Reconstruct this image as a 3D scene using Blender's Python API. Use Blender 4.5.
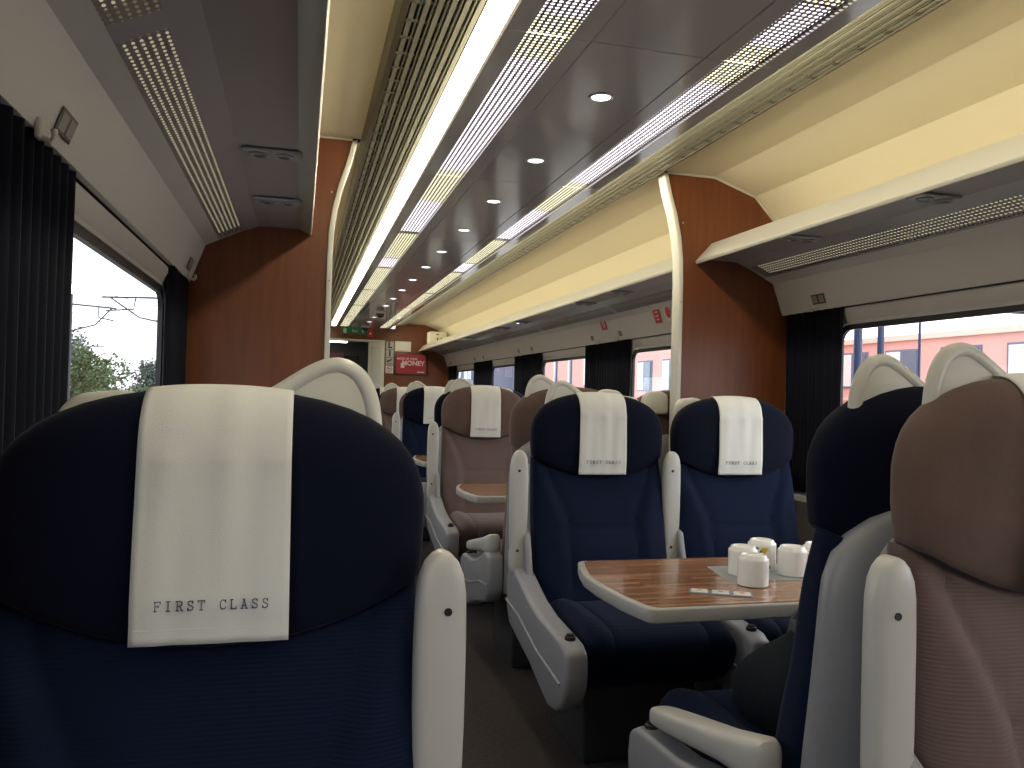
import bpy, bmesh, math, random
from mathutils import Vector, Matrix
random.seed(7)
PI = math.pi
for _o in list(bpy.data.objects): bpy.data.objects.remove(_o)
SC = bpy.context.scene
COL = SC.collection

# ---------------------------------------------------------------- camera, sky, sun, exposure
CAM = Vector((-.878, 0, 1.22)); FPX = 810.4
yaw, pit, rol = .25579, .01352, .02713
fw = Vector((math.sin(yaw)*math.cos(pit), math.cos(yaw)*math.cos(pit), math.sin(pit)))
r0 = Vector((math.cos(yaw), -math.sin(yaw), 0)); u0 = r0.cross(fw)
rr = r0*math.cos(rol) + u0*math.sin(rol); uu = -r0*math.sin(rol) + u0*math.cos(rol)
cd = bpy.data.cameras.new('camera'); cam = bpy.data.objects.new('camera', cd); COL.objects.link(cam)
cd.sensor_width = 36; cd.lens = FPX/1024*36; cd.clip_start = .02; cd.clip_end = 800
M3 = Matrix((rr, uu, -fw)).transposed().to_4x4(); M3.translation = CAM
cam.matrix_world = M3; SC.camera = cam

w = bpy.data.worlds.new('overcast_sky'); SC.world = w; w.use_nodes = True
nt = w.node_tree; nt.nodes.clear()
def wn(t): return nt.nodes.new(t)
out = wn('ShaderNodeOutputWorld'); bg = wn('ShaderNodeBackground'); tc = wn('ShaderNodeTexCoord')
sx = wn('ShaderNodeSeparateXYZ'); mr = wn('ShaderNodeMapRange'); mix = wn('ShaderNodeMix'); mix.data_type = 'RGBA'
mr.inputs[1].default_value = -.8; mr.inputs[2].default_value = .8
nz = wn('ShaderNodeTexNoise'); nz.inputs['Scale'].default_value = 2.2; nz.inputs['Detail'].default_value = 4
nt.links.new(tc.outputs['Generated'], sx.inputs[0]); nt.links.new(tc.outputs['Generated'], nz.inputs['Vector'])
nt.links.new(sx.outputs['X'], mr.inputs[0])
nt.links.new(mr.outputs[0], mix.inputs[0])
mix.inputs[6].default_value = (.66, .69, .74, 1); mix.inputs[7].default_value = (1.35, 1.35, 1.4, 1)
mx2 = wn('ShaderNodeMix'); mx2.data_type = 'RGBA'; mx2.blend_type = 'MULTIPLY'; mx2.inputs[0].default_value = .18
nt.links.new(mix.outputs[2], mx2.inputs[6]); nt.links.new(nz.outputs['Fac'], mx2.inputs[7])
nt.links.new(mx2.outputs[2], bg.inputs['Color']); bg.inputs['Strength'].default_value = 1.3
nt.links.new(bg.outputs[0], out.inputs[0])

vs = SC.view_settings; SC.display_settings.display_device = 'sRGB'
vs.view_transform = 'Standard'; vs.look = 'None'; vs.gamma = 1; vs.use_curve_mapping = False
vs.exposure = 1.6
STRIP_W = 8.0      # fluorescent strip radiance
BACK_W = 1.0       # strength of the glowing sheets above the perforated ceiling panels

# ---------------------------------------------------------------- materials
MATS = {}
def mat(name, col, rough=.5, metal=0, spec=.5, emit=None, es=0, sheen=0, bump=None, var=None, coat=0, transp=None):
    """bump=(kind, scale, strength); var=(scale, amount)"""
    if name in MATS: return MATS[name]
    m = bpy.data.materials.new(name); m.use_nodes = True; n = m.node_tree; b = n.nodes['Principled BSDF']
    b.inputs['Base Color'].default_value = (*col, 1); b.inputs['Roughness'].default_value = rough
    b.inputs['Metallic'].default_value = metal; b.inputs['Specular IOR Level'].default_value = spec
    if coat: b.inputs['Coat Weight'].default_value = coat; b.inputs['Coat Roughness'].default_value = .05
    if sheen: b.inputs['Sheen Weight'].default_value = sheen; b.inputs['Sheen Roughness'].default_value = .4
    if emit: b.inputs['Emission Color'].default_value = (*emit, 1); b.inputs['Emission Strength'].default_value = es
    t = n.nodes.new('ShaderNodeTexCoord')
    if var:
        z = n.nodes.new('ShaderNodeTexNoise'); z.inputs['Scale'].default_value = var[0]; z.inputs['Detail'].default_value = 5
        n.links.new(t.outputs['Object'], z.inputs['Vector'])
        x = n.nodes.new('ShaderNodeMix'); x.data_type = 'RGBA'
        k = var[1]; x.inputs[6].default_value = (*[c*(1-k) for c in col], 1); x.inputs[7].default_value = (*[min(1, c*(1+k)) for c in col], 1)
        n.links.new(z.outputs['Fac'], x.inputs[0]); n.links.new(x.outputs[2], b.inputs['Base Color'])
    if bump:
        if bump[0] == 'noise':
            z = n.nodes.new('ShaderNodeTexNoise'); z.inputs['Scale'].default_value = bump[1]; z.inputs['Detail'].default_value = 3; o = z.outputs['Fac']
        else:
            z = n.nodes.new('ShaderNodeTexWave'); z.inputs['Scale'].default_value = bump[1]; z.bands_direction = bump[0]; o = z.outputs['Fac']
            z.inputs['Distortion'].default_value = .6
        n.links.new(t.outputs['Object'], z.inputs['Vector'])
        bp = n.nodes.new('ShaderNodeBump'); bp.inputs['Strength'].default_value = bump[2]; bp.inputs['Distance'].default_value = .004
        n.links.new(o, bp.inputs['Height']); n.links.new(bp.outputs[0], b.inputs['Normal'])
    MATS[name] = m; return m

def wood_mat(name, c1, c2, stretch, scale, rough, coat=0):
    m = bpy.data.materials.new(name); m.use_nodes = True; n = m.node_tree; b = n.nodes['Principled BSDF']
    t = n.nodes.new('ShaderNodeTexCoord'); mp = n.nodes.new('ShaderNodeMapping'); mp.inputs['Scale'].default_value = stretch
    z = n.nodes.new('ShaderNodeTexNoise'); z.inputs['Scale'].default_value = scale; z.inputs['Detail'].default_value = 6
    r = n.nodes.new('ShaderNodeValToRGB'); r.color_ramp.elements[0].position = .3; r.color_ramp.elements[1].position = .75
    r.color_ramp.elements[0].color = (*c1, 1); r.color_ramp.elements[1].color = (*c2, 1)
    n.links.new(t.outputs['Object'], mp.inputs[0]); n.links.new(mp.outputs[0], z.inputs['Vector'])
    n.links.new(z.outputs['Fac'], r.inputs[0]); n.links.new(r.outputs[0], b.inputs['Base Color'])
    b.inputs['Roughness'].default_value = rough; b.inputs['Coat Weight'].default_value = coat
    MATS[name] = m; return m

def laminate_mat():
    m = bpy.data.materials.new('strip_laminate'); m.use_nodes = True; n = m.node_tree; b = n.nodes['Principled BSDF']
    t = n.nodes.new('ShaderNodeTexCoord')
    br = n.nodes.new('ShaderNodeTexBrick'); br.inputs['Scale'].default_value = 1
    br.inputs['Brick Width'].default_value = .17; br.inputs['Row Height'].default_value = .0165; br.inputs['Mortar Size'].default_value = .0004
    br.inputs['Bias'].default_value = 0; br.offset = .37; br.squash = 1.0
    br.inputs['Color1'].default_value = (.36, .185, .10, 1); br.inputs['Color2'].default_value = (.19, .088, .046, 1); br.inputs['Mortar'].default_value = (.12, .05, .03, 1)
    mp = n.nodes.new('ShaderNodeMapping'); mp.inputs['Scale'].default_value = (3, 90, 1)
    z = n.nodes.new('ShaderNodeTexNoise'); z.inputs['Scale'].default_value = 2; z.inputs['Detail'].default_value = 5
    n.links.new(t.outputs['Object'], br.inputs['Vector']); n.links.new(t.outputs['Object'], mp.inputs[0]); n.links.new(mp.outputs[0], z.inputs['Vector'])
    x = n.nodes.new('ShaderNodeMix'); x.data_type = 'RGBA'; x.blend_type = 'OVERLAY'; x.inputs[0].default_value = .35
    n.links.new(br.outputs['Color'], x.inputs[6]); n.links.new(z.outputs['Fac'], x.inputs[7]); n.links.new(x.outputs[2], b.inputs['Base Color'])
    b.inputs['Roughness'].default_value = .22; b.inputs['Coat Weight'].default_value = .3
    return m

def perf_mat(name, col, rough, px, py, rad, stretch=1.0, edge=None):
    """sheet with real see-through round holes on a square grid (object coordinates)"""
    m = bpy.data.materials.new(name); m.use_nodes = True; n = m.node_tree; b = n.nodes['Principled BSDF']
    b.inputs['Base Color'].default_value = (*col, 1); b.inputs['Roughness'].default_value = rough
    t = n.nodes.new('ShaderNodeTexCoord'); s = n.nodes.new('ShaderNodeSeparateXYZ'); n.links.new(t.outputs['Object'], s.inputs[0])
    def ma(op, a, bb=None):
        q = n.nodes.new('ShaderNodeMath'); q.operation = op
        for i, v in enumerate((a, bb)):
            if v is None: continue
            if isinstance(v, (int, float)): q.inputs[i].default_value = v
            else: n.links.new(v, q.inputs[i])
        return q.outputs[0]
    fx = ma('SUBTRACT', ma('FRACT', ma('DIVIDE', s.outputs['X'], px)), .5)
    fy = ma('SUBTRACT', ma('FRACT', ma('DIVIDE', s.outputs['Y'], py)), .5)
    dx = ma('MULTIPLY', fx, px); dy = ma('MULTIPLY', fy, py/stretch)
    d = ma('SQRT', ma('ADD', ma('MULTIPLY', dx, dx), ma('MULTIPLY', dy, dy)))
    hole = ma('LESS_THAN', d, rad)
    tr = n.nodes.new('ShaderNodeBsdfTransparent'); mx = n.nodes.new('ShaderNodeMixShader')
    n.links.new(hole, mx.inputs[0]); n.links.new(b.outputs[0], mx.inputs[1]); n.links.new(tr.outputs[0], mx.inputs[2])
    n.links.new(mx.outputs[0], n.nodes['Material Output'].inputs[0]); return m

def glass_mat():
    m = bpy.data.materials.new('window_glass'); m.use_nodes = True; n = m.node_tree
    tr = n.nodes.new('ShaderNodeBsdfTransparent'); gl = n.nodes.new('ShaderNodeBsdfGlossy'); lw = n.nodes.new('ShaderNodeLayerWeight'); lw.inputs[0].default_value = .5; pw = n.nodes.new('ShaderNodeMath'); pw.operation = 'POWER'; pw.inputs[1].default_value = 4; fr = n.nodes.new('ShaderNodeMath'); fr.operation = 'MULTIPLY_ADD'; fr.inputs[1].default_value = .35; fr.inputs[2].default_value = .03; n.links.new(lw.outputs['Facing'], pw.inputs[0]); n.links.new(pw.outputs[0], fr.inputs[0])
    tr.inputs[0].default_value = (.96, .975, .98, 1); gl.inputs['Roughness'].default_value = .02
    mx = n.nodes.new('ShaderNodeMixShader'); n.links.new(fr.outputs[0], mx.inputs[0]); n.links.new(tr.outputs[0], mx.inputs[1]); n.links.new(gl.outputs[0], mx.inputs[2])
    n.links.new(mx.outputs[0], n.nodes['Material Output'].inputs[0]); return m

def emit_mat(name, col, s):
    m = bpy.data.materials.new(name); m.use_nodes = True; n = m.node_tree; n.nodes.clear()
    e = n.nodes.new('ShaderNodeEmission'); o = n.nodes.new('ShaderNodeOutputMaterial')
    e.inputs[0].default_value = (*col, 1); e.inputs[1].default_value = s; n.links.new(e.outputs[0], o.inputs[0]); return m

NAVY = mat('navy_moquette', (.0028, .007, .026), .85, spec=.15, sheen=.03, bump=('Z', 55, .15), var=(7, .25))
PINK = mat('dusky_pink_moquette', (.125, .085, .078), .85, spec=.2, sheen=.15, bump=('Z', 55, .15), var=(6, .22))
NAVYH = mat('navy_headrest_plush', (.002, .0034, .013), .9, spec=.15, sheen=.05, bump=('noise', 300, .2), var=(6, .3))
PINKH = mat('dusky_pink_headrest_plush', (.115, .075, .062), .9, spec=.2, sheen=.15, bump=('noise', 15, .6), var=(9, .35))
SHELL = mat('grey_seat_shell_plastic', (.25, .25, .265), .38, var=(14, .06))
CREAM = mat('pale_arm_plastic', (.47, .46, .43), .35, var=(9, .07))
HANDLE = mat('cream_handle_plastic', (.60, .585, .53), .28, var=(9, .05))
BLACK = mat('black_rubber', (.012, .012, .012), .5)
LINEN = mat('white_linen', (.66, .655, .62), .8, spec=.2, bump=('noise', 500, .12), var=(5, .05))
INK = mat('blue_grey_print', (.06, .08, .14), .8)
WOOD = wood_mat('orange_brown_veneer', (.115, .030, .007), (.165, .046, .011), (3.0, 3.0, .22), 14, .42, .0)
LAM = laminate_mat()
EDGE = mat('grey_table_edge', (.36, .35, .33), .4)
PANEL = mat('off_white_wall_panel', (.56, .54, .51), .42, var=(3, .04))
COVE = mat('cream_cove_panel', (.72, .66, .50), .5, var=(2, .03))
LOWER = mat('grey_lower_wall', (.16, .16, .17), .7)
CEIL = mat('gloss_mauve_grey_ceiling', (.40, .375, .38), .12, spec=.6, var=(1.5, .05))
RACKU = mat('grey_rack_underside', (.34, .325, .335), .3, spec=.5)
FASC = mat('pale_rack_fascia', (.40, .39, .345), .38)
TRIM = mat('white_edge_trim', (.62, .60, .54), .4)
GRILLE = mat('olive_metal_slat', (.27, .26, .20), .35, metal=.3)
DARK = mat('dark_recess', (.02, .02, .018), .8)
CARPET = mat('grey_brown_carpet', (.055, .047, .045), .95, spec=.1, bump=('noise', 420, .8), var=(60, .35))
CURT = mat('navy_curtain', (.0045, .0055, .011), .9, spec=.15, sheen=.02, bump=('noise', 200, .2))
GASK = mat('black_gasket', (.012, .012, .014), .5)
GLASS = glass_mat()
CHROME = mat('brushed_metal', (.5, .5, .5), .3, metal=1)
WHITE = mat('white_ceramic', (.80, .79, .76), .16, spec=.5)
BAGM = mat('charcoal_canvas', (.008, .0105, .0145), .9, spec=.12, bump=('noise', 260, .5), var=(8, .25))
BAGP = mat('grey_piping', (.07, .07, .075), .5)
LEATH = mat('brown_leather_strap', (.10, .045, .028), .45)
PERFC = perf_mat('perforated_ceiling_sheet', (.17, .15, .15), .25, .0165, .0165, .0052)
PERFR = perf_mat('perforated_rack_sheet', (.26, .25, .25), .35, .0135, .017, .0030, 1.9)
STRIP = emit_mat('fluorescent_diffuser', (1.0, .90, .66), STRIP_W)
BK_W = emit_mat('glow_cool_white', (1.0, .90, 1.0), BACK_W)
BK_Y = emit_mat('glow_warm', (.97, .90, .60), BACK_W*.75)
BK_R = emit_mat('glow_rack', (.95, .85, .55), .13)
DLM = emit_mat('downlight_led', (.78, .91, 1.0), 2.2)
DLO = emit_mat('reading_led_lit', (.55, .8, 1.0), 3)
VEST = emit_mat('vestibule_tube', (1.0, .95, .85), 6)

# ---------------------------------------------------------------- mesh helpers
class MB:
    def __init__(s): s.v = []; s.f = []
    def add(s, vs_, fs):
        o = len(s.v); s.v += [tuple(p) for p in vs_]; s.f += [tuple(i+o for i in q) for q in fs]; return s
    def box(s, x0, x1, y0, y1, z0, z1):
        return s.add([(x0,y0,z0),(x1,y0,z0),(x1,y1,z0),(x0,y1,z0),(x0,y0,z1),(x1,y0,z1),(x1,y1,z1),(x0,y1,z1)],
                     [(0,3,2,1),(4,5,6,7),(0,1,5,4),(1,2,6,5),(2,3,7,6),(3,0,4,7)])
    def prism(s, pts, a, b, axis='y'):
        """pts 2-D polygon; axis y: (x,z), x: (y,z), z: (x,y)"""
        n = len(pts)
        def P(p, t): return {'y': (p[0], t, p[1]), 'x': (t, p[0], p[1]), 'z': (p[0], p[1], t)}[axis]
        vs_ = [P(p, a) for p in pts] + [P(p, b) for p in pts]
        fs = [tuple(range(n))[::-1], tuple(range(n, 2*n))] + [(i, (i+1) % n, n+(i+1) % n, n+i) for i in range(n)]
        return s.add(vs_, fs)
    def strip(s, pts, y0, y1):
        """open ribbon of (x,z) points extruded along y"""
        n = len(pts)
        return s.add([(p[0], y0, p[1]) for p in pts] + [(p[0], y1, p[1]) for p in pts], [(i, i+1, n+i+1, n+i) for i in range(n-1)])
    def loft(s, loops, cap=True):
        n = len(loops[0]); o = len(s.v)
        for l in loops: s.v += [tuple(p) for p in l]
        for k in range(len(loops)-1):
            for i in range(n): j = (i+1) % n; s.f.append((o+k*n+i, o+k*n+j, o+(k+1)*n+j, o+(k+1)*n+i))
        if cap: s.f.append(tuple(o+i for i in range(n))[::-1]); s.f.append(tuple(o+(len(loops)-1)*n+i for i in range(n)))
        return s
    def grid(s, rows):
        m = len(rows[0]); o = len(s.v)
        for r in rows: s.v += [tuple(p) for p in r]
        for k in range(len(rows)-1):
            for i in range(m-1): s.f.append((o+k*m+i, o+k*m+i+1, o+(k+1)*m+i+1, o+(k+1)*m+i))
        return s
    def tube(s, pts, r, n=8, closed=False, sy=1.0):
        pts = [Vector(p) for p in pts]; loops = []; prev = None
        for i, p in enumerate(pts):
            a = pts[i-1] if (i > 0 or closed) else p; b = pts[(i+1) % len(pts)] if (i < len(pts)-1 or closed) else p
            t = (b-a).normalized()
            if prev is None: prev = t.orthogonal().normalized()
            nn = (prev - t*prev.dot(t)).normalized(); prev = nn; bb = t.cross(nn)
            loops.append([p + (nn*math.cos(2*PI*k/n) + bb*math.sin(2*PI*k/n))*r for k in range(n)])
        if closed: loops.append(loops[0])
        return s.loft(loops, cap=not closed)
    def disc(s, c, r, n=20, rx=1, axis='z'):
        c = Vector(c); pts = []
        for k in range(n):
            a = 2*PI*k/n; q = (r*rx*math.cos(a), r*math.sin(a))
            pts.append(c + {'z': Vector((q[0], q[1], 0)), 'y': Vector((q[0], 0, q[1])), 'x': Vector((0, q[0], q[1]))}[axis])
        return s.add(pts, [tuple(range(n))])
    def lathe(s, prof, c=(0,0,0), n=28):
        loops = [[(c[0]+r*math.cos(2*PI*k/n), c[1]+r*math.sin(2*PI*k/n), c[2]+z) for k in range(n)] for r, z in prof]
        return s.loft(loops, cap=True)
    def mesh(s, name, m, smooth=False, bevel=0, seg=2):
        me = bpy.data.meshes.new(name); me.from_pydata(s.v, [], s.f)
        bm = bmesh.new(); bm.from_mesh(me)
        bmesh.ops.remove_doubles(bm, verts=bm.verts, dist=1e-6)
        bmesh.ops.recalc_face_normals(bm, faces=bm.faces)
        if bevel:
            ed = [e for e in bm.edges if e.is_manifold and e.calc_face_angle(0) > .5]
            bmesh.ops.bevel(bm, geom=ed, offset=bevel, segments=seg, profile=.5, affect='EDGES', clamp_overlap=True)
        bm.to_mesh(me); bm.free()
        if smooth or bevel:
            for p in me.polygons: p.use_smooth = True
            try: me.set_sharp_from_angle(angle=math.radians(48))
            except Exception: pass
        for q in (m if isinstance(m, (list, tuple)) else [m]): me.materials.append(q)
        return me
    def build(s, name, m, parent=None, **k):
        return link(name, s.mesh(name, m, **k), parent)
def link(name, me, parent=None):
    o = bpy.data.objects.new(name, me); COL.objects.link(o)
    if parent: o.parent = parent
    return o
def empty(name, loc=(0,0,0), rz=0):
    o = bpy.data.objects.new(name, None); COL.objects.link(o); o.location = loc; o.rotation_euler = (0, 0, rz); o.empty_display_size = .1; return o
def tag(o, label=None, cat=None, group=None, kind=None):
    if label: o['label'] = label
    if cat: o['category'] = cat
    if group: o['group'] = group
    if kind: o['kind'] = kind
    return o
def structure(o): o['kind'] = 'structure'; return o
def mirror(pts, s): return [(s*p[0], p[1]) for p in pts]
def text(name, s, size, m, parent, loc, rot, ext=.0008, align='CENTER', space=1.0, bold=0):
    c = bpy.data.curves.new(name, 'FONT'); c.body = s; c.size = size; c.extrude = ext; c.align_x = align; c.align_y = 'CENTER'; c.space_character = space; c.offset = bold
    t = bpy.data.objects.new(name, c); COL.objects.link(t)
    bpy.context.view_layer.update()
    me = bpy.data.meshes.new_from_object(t.evaluated_get(bpy.context.evaluated_depsgraph_get()))
    bpy.data.objects.remove(t); me.materials.clear(); me.materials.append(m)
    o = link(name, me, parent); o.location = loc; o.rotation_euler = rot; return o

# ================================================================= THE CARRIAGE SHELL
Y0, Y1 = -2.3, 12.3
WX = 1.335
# floor
structure(MB().box(-1.42, 1.42, Y0-.1, 13.9, -.05, 0).build('floor', CARPET))
# windows: (y0, y1) glass spans shared by both sides
WIN = [(-1.05, .75), (1.25, 3.00), (3.75, 5.22), (6.05, 7.35), (8.28, 9.42), (10.4, 11.65)]
WZ0, WZ1 = .84, 1.555
def rrect(y0, y1, z0, z1, r, n=5):
    P = []
    for cx, cy, a0 in ((y1-r, z1-r, 0), (y0+r, z1-r, PI/2), (y0+r, z0+r, PI), (y1-r, z0+r, 3*PI/2)):
        for k in range(n+1): a = a0+PI/2*k/n; P.append((cx+r*math.cos(a), cy+r*math.sin(a)))
    return P
wn_ = 0
for side, s in (('left', -1), ('right', 1)):
    wl = MB()
    wl.strip(mirror([(1.31, 0), (1.325, .70), (1.30, .78), (WX+.01, .80)], s), Y0, Y1)
    wall = structure(wl.build('wall_'+side, LOWER, smooth=True))
    # window band: a wall with rounded openings
    wb = MB(); ys = [Y0] + [v for a in WIN for v in a] + [Y1]
    for i in range(0, len(ys), 2): wb.box(min(s*WX, s*(WX+.022)), max(s*WX, s*(WX+.022)), ys[i], ys[i+1], .78, 1.72)
    for a, b in WIN:
        for z0, z1 in ((.78, WZ0), (WZ1, 1.72)): wb.box(min(s*WX, s*(WX+.022)), max(s*WX, s*(WX+.022)), a, b, z0, z1)
        r = .07                       # corner fillets
        for (cy, sy) in ((a, 1), (b, -1)):
            for (cz, sz) in ((WZ0, 1), (WZ1, -1)):
                P = [(cy, cz)] + [(cy+sy*(r-r*math.sin(t*PI/12)), cz+sz*(r-r*math.cos(t*PI/12))) for t in range(7)]
                wb.prism(P, s*WX, s*(WX+.022), 'x')
    wb.build('window_band_panel', PANEL, wall)
    # overhanging pelmet panel above the windows
    pm = MB(); seams = [-2.3, -.2, 1.05, 3.36, 5.65, 7.85, 9.95, 12.3]
    for i in range(len(seams)-1):
        m = MB().prism(mirror([(1.302, 1.627), (1.25, 1.772), (1.262, 1.775), (1.318, 1.627)], s), seams[i]+.002, seams[i+1]-.002)
        m.build('pelmet_panel', PANEL, wall)
    MB().prism(mirror([(1.318, 1.629), (1.34, 1.625), (1.34, 1.79), (1.262, 1.79)], s), Y0, Y1).build('pelmet_shadow_gap', DARK, wall)
    # roller blind box between pelmet and glass
    for a, b in WIN:
        MB().prism(mirror([(1.318, 1.60), (1.334, 1.565), (1.334, 1.625), (1.318, 1.62)], s), a+.07, b-.07).build('blind_cassette', PANEL, wall, bevel=.004)
    for a, b in WIN:
        wn_ += 1
        W = structure(empty('window_%d' % wn_, (s*WX, (a+b)/2, (WZ0+WZ1)/2)))
        L, H = (b-a)/2, (WZ1-WZ0)/2
        o_, i_ = rrect(-L+.002, L-.002, -H+.002, H-.002, .07), rrect(-L+.024, L-.024, -H+.024, H-.024, .055)
        n = len(o_); g = MB(); x0, x1 = s*.004, s*.020
        g.add([(x0, *p) for p in o_]+[(x0, *p) for p in i_]+[(x1, *p) for p in o_]+[(x1, *p) for p in i_],
              [(k, (k+1) % n, n+(k+1) % n, n+k) for k in range(n)] + [(n+k, n+(k+1) % n, 3*n+(k+1) % n, 3*n+k) for k in range(n)] +
              [(2*n+k, 2*n+(k+1) % n, 3*n+(k+1) % n, 3*n+k) for k in range(n)] + [(k, (k+1) % n, 2*n+(k+1) % n, 2*n+k) for k in range(n)])
        g.build('window_gasket', GASK, W)
        MB().prism(i_, s*.012, s*.015, 'x').build('pane', GLASS, W)
    # lower sill ledge
    MB().prism(mirror([(1.30, .78), (1.30, .80), (1.345, .81), (1.345, .775)], s), Y0, Y1).build('sill_ledge', PANEL, wall)

# ceiling: slab lanes of glossy panels, cove panels, roof skin
ceil = structure(MB().box(-1.45, 1.45, Y0-.1, 13.9, 2.50, 2.54).build('ceiling', DARK))
ZC = 2.153
joints = [-2.3, -.86, .58, 2.0, 3.43, 4.86, 6.3, 7.75, 9.2, 10.7, 12.3]
for i in range(len(joints)-1):
    a, b = joints[i]+.0025, joints[i+1]-.0025
    MB().box(-.162, .162, a, b, ZC, ZC+.012).build('centre_panel', CEIL, ceil)
    for s in (-1, 1):
        MB().box(min(s*.168, s*.224), max(s*.168, s*.224), a, b, ZC, ZC+.012).build('inner_strip_panel', CEIL, ceil)
        MB().add([(s*.224, a, ZC+.002), (s*.341, a, ZC+.002), (s*.341, b, ZC+.002), (s*.224, b, ZC+.002)], [(0,1,2,3)]).build('perforated_panel', PERFC, ceil)
        MB().prism(mirror([(.341, ZC), (.398, ZC), (.402, ZC+.012), (.341, ZC+.012)], s), a, b).build('outer_strip_panel', CEIL, ceil)
MB().box(-.40, .40, Y0, Y1, ZC+.10, ZC+.11).build('panel_backing', DARK, ceil)
segs = [(-2.3, -.6, 'y'), (-.6, 1.6, 'w'), (1.6, 1.68, 'y'), (1.70, 1.93, 'w'), (1.93, 2.21, 'y'), (2.21, 3.42, 'w'), (3.44, 4.0, 'y'), (4.02, 4.80, 'w'), (4.9, 5.8, 'y'), (5.85, 6.25, 'w'), (6.35, 7.7, 'y'), (7.8, 9.15, 'y'), (9.25, 10.65, 'y'), (10.75, 12.25, 'y')]
for s in (-1, 1):
    for a, b, c in segs:
        MB().box(min(s*.22, s*.345), max(s*.22, s*.345), a, b, ZC+.022, ZC+.026).build('glow_sheet', BK_W if c == 'w' else BK_Y, ceil)  # glowing sheet behind the holes, tint changing from segment to segment
for s, side in ((-1, 'left'), (1, 'right')):
    # fluorescent strip on the outer flank of the lowered slab (faces the racks)
    st = structure(MB().strip(mirror([(.402, ZC+.010), (.428, ZC+.035), (.446, ZC+.062)], s), Y0, 12.05).build('trim_%d' % (1 if s < 0 else 2), STRIP, smooth=True))
    MB().box(min(s*.395, s*.46), max(s*.395, s*.46), 12.05, 12.3, ZC, ZC+.07).build('strip_end_cap', TRIM, st)
    # slatted grille: rows of slats with slots, on a dark tray
    MB().strip(mirror([(.446, ZC+.085), (.66, ZC+.092)], s), Y0, Y1).build('grille_tray', DARK, ceil)
    x = .452; k = 0
    while x < .634:
        z = ZC+.060+(x-.45)*.06
        wd = .0135 if k % 2 == 0 else .0045
        MB().prism(mirror([(x, z), (x+wd, z+.0008), (x+wd, z+.012), (x+wd*.5, z+.014), (x, z+.012)], s), Y0, Y1).build('grille_slat', GRILLE, ceil)
        x += wd + (.0060 if k % 2 == 0 else .0085); k += 1
    cb = MB(); y = .3
    while y < Y1:
        cb.box(min(s*.452, s*.634), max(s*.452, s*.634), y, y+.018, ZC+.070, ZC+.078); y += .11
    tag(cb.build('grille_cross_bars', mat('dark_olive_bar', (.09, .085, .06), .5), ceil), kind='stuff')
    MB().prism(mirror([(.634, ZC+.066), (.652, ZC+.072), (.668, ZC+.100), (.64, ZC+.10)], s), Y0, Y1).build('grille_edge_rail', mat('dark_olive_rail', (.10, .09, .07), .5), ceil)
    # cove panels
    for a, b in ((Y0, 3.36), (3.41, 12.3)):
        cv = MB().strip(mirror([(.655, 2.25), (.935, 2.248), (1.152, 2.176), (1.26, 2.063), (1.31, 1.86)], s), a, b)
        cv.build('cove_panel', COVE, ceil)
    # outer skins (keep daylight out above and below the windows)
    MB().box(min(s*1.40, s*1.44), max(s*1.40, s*1.44), Y0-.1, 13.9, 1.70, 2.52).build('roof_side_skin', DARK, ceil)
    MB().box(min(s*1.40, s*1.44), max(s*1.40, s*1.44), Y0-.1, 13.9, -.05, .82).build('lower_side_skin', DARK, ceil)

# curved underside between pelmet and rack + the luggage racks
for s, side in ((-1, 'left'), (1, 'right')):
    for a, b, nm in ((Y0, 3.36, 'near'), (3.41, 12.3, 'far')):
        rk = empty('luggage_rack', (s*1.1, a, 1.85))
        lab = {(-1, 'near'): 'pale grey luggage rack above the left window, dark underside',
               (1, 'near'): 'cream-edged luggage rack above the near right window',
               (-1, 'far'): 'luggage rack on the left wall beyond the brown bulkhead',
               (1, 'far'): 'long cream-edged luggage rack on the right wall beyond the brown bulkhead'}[(s, nm)]
        tag(rk, lab, 'luggage rack', 'luggage racks')
        X = lambda pts: [(s*p[0]-s*1.1, p[1]-1.85) for p in pts]
        e = b-a
        if nm == 'far': e = b-a-.02
        MB().prism(X([(.853, 1.838), (.848, 1.852), (.928, 1.940), (.945, 1.938), (.945, 1.91), (.90, 1.862)]), 0, e).build('fascia', FASC, rk, bevel=.003)
        MB().prism(X([(.945, 1.905), (1.29, 1.90), (1.29, 1.912), (.945, 1.92)]), 0, e).build('shelf', COVE, rk)
        MB().strip(X([(.90, 1.862), (1.02, 1.862), (1.056, 1.860), (1.115, 1.838)]), 0, e).build('underside_panel', RACKU, rk)
        MB().strip(X([(1.20, 1.797), (1.25, 1.772)]), 0, e).build('underside_edge', PANEL, rk)
        # perforated panels with joints
        y = 0
        ends = [(-2.3, .2), (.25, 1.43), (1.50, 3.33)] if nm == 'near' else [(3.45+1.75*i, 3.45+1.75*i+1.68) for i in range(5)]
        prev = a
        for (p0, p1) in ends:
            if p0 > prev: MB().strip(X([(1.115, 1.838), (1.20, 1.797)]), prev-a, p0-a).build('perforated_panel_joint', RACKU, rk)
            MB().strip(X([(1.115, 1.838), (1.20, 1.797)]), p0-a, p1-a).build('perforated_panel', PERFR, rk)
            if nm == 'near': MB().strip(X([(1.115, 1.850), (1.20, 1.809)]), p0-a+.03, p1-a-.03).build('glow_sheet', BK_R, rk)  # added glowing sheet, stands in for light from above coming through the holes
            prev = p1
        if prev < a+e: MB().strip(X([(1.115, 1.838), (1.20, 1.797)]), prev-a, e).build('perforated_panel_joint', RACKU, rk)

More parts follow.
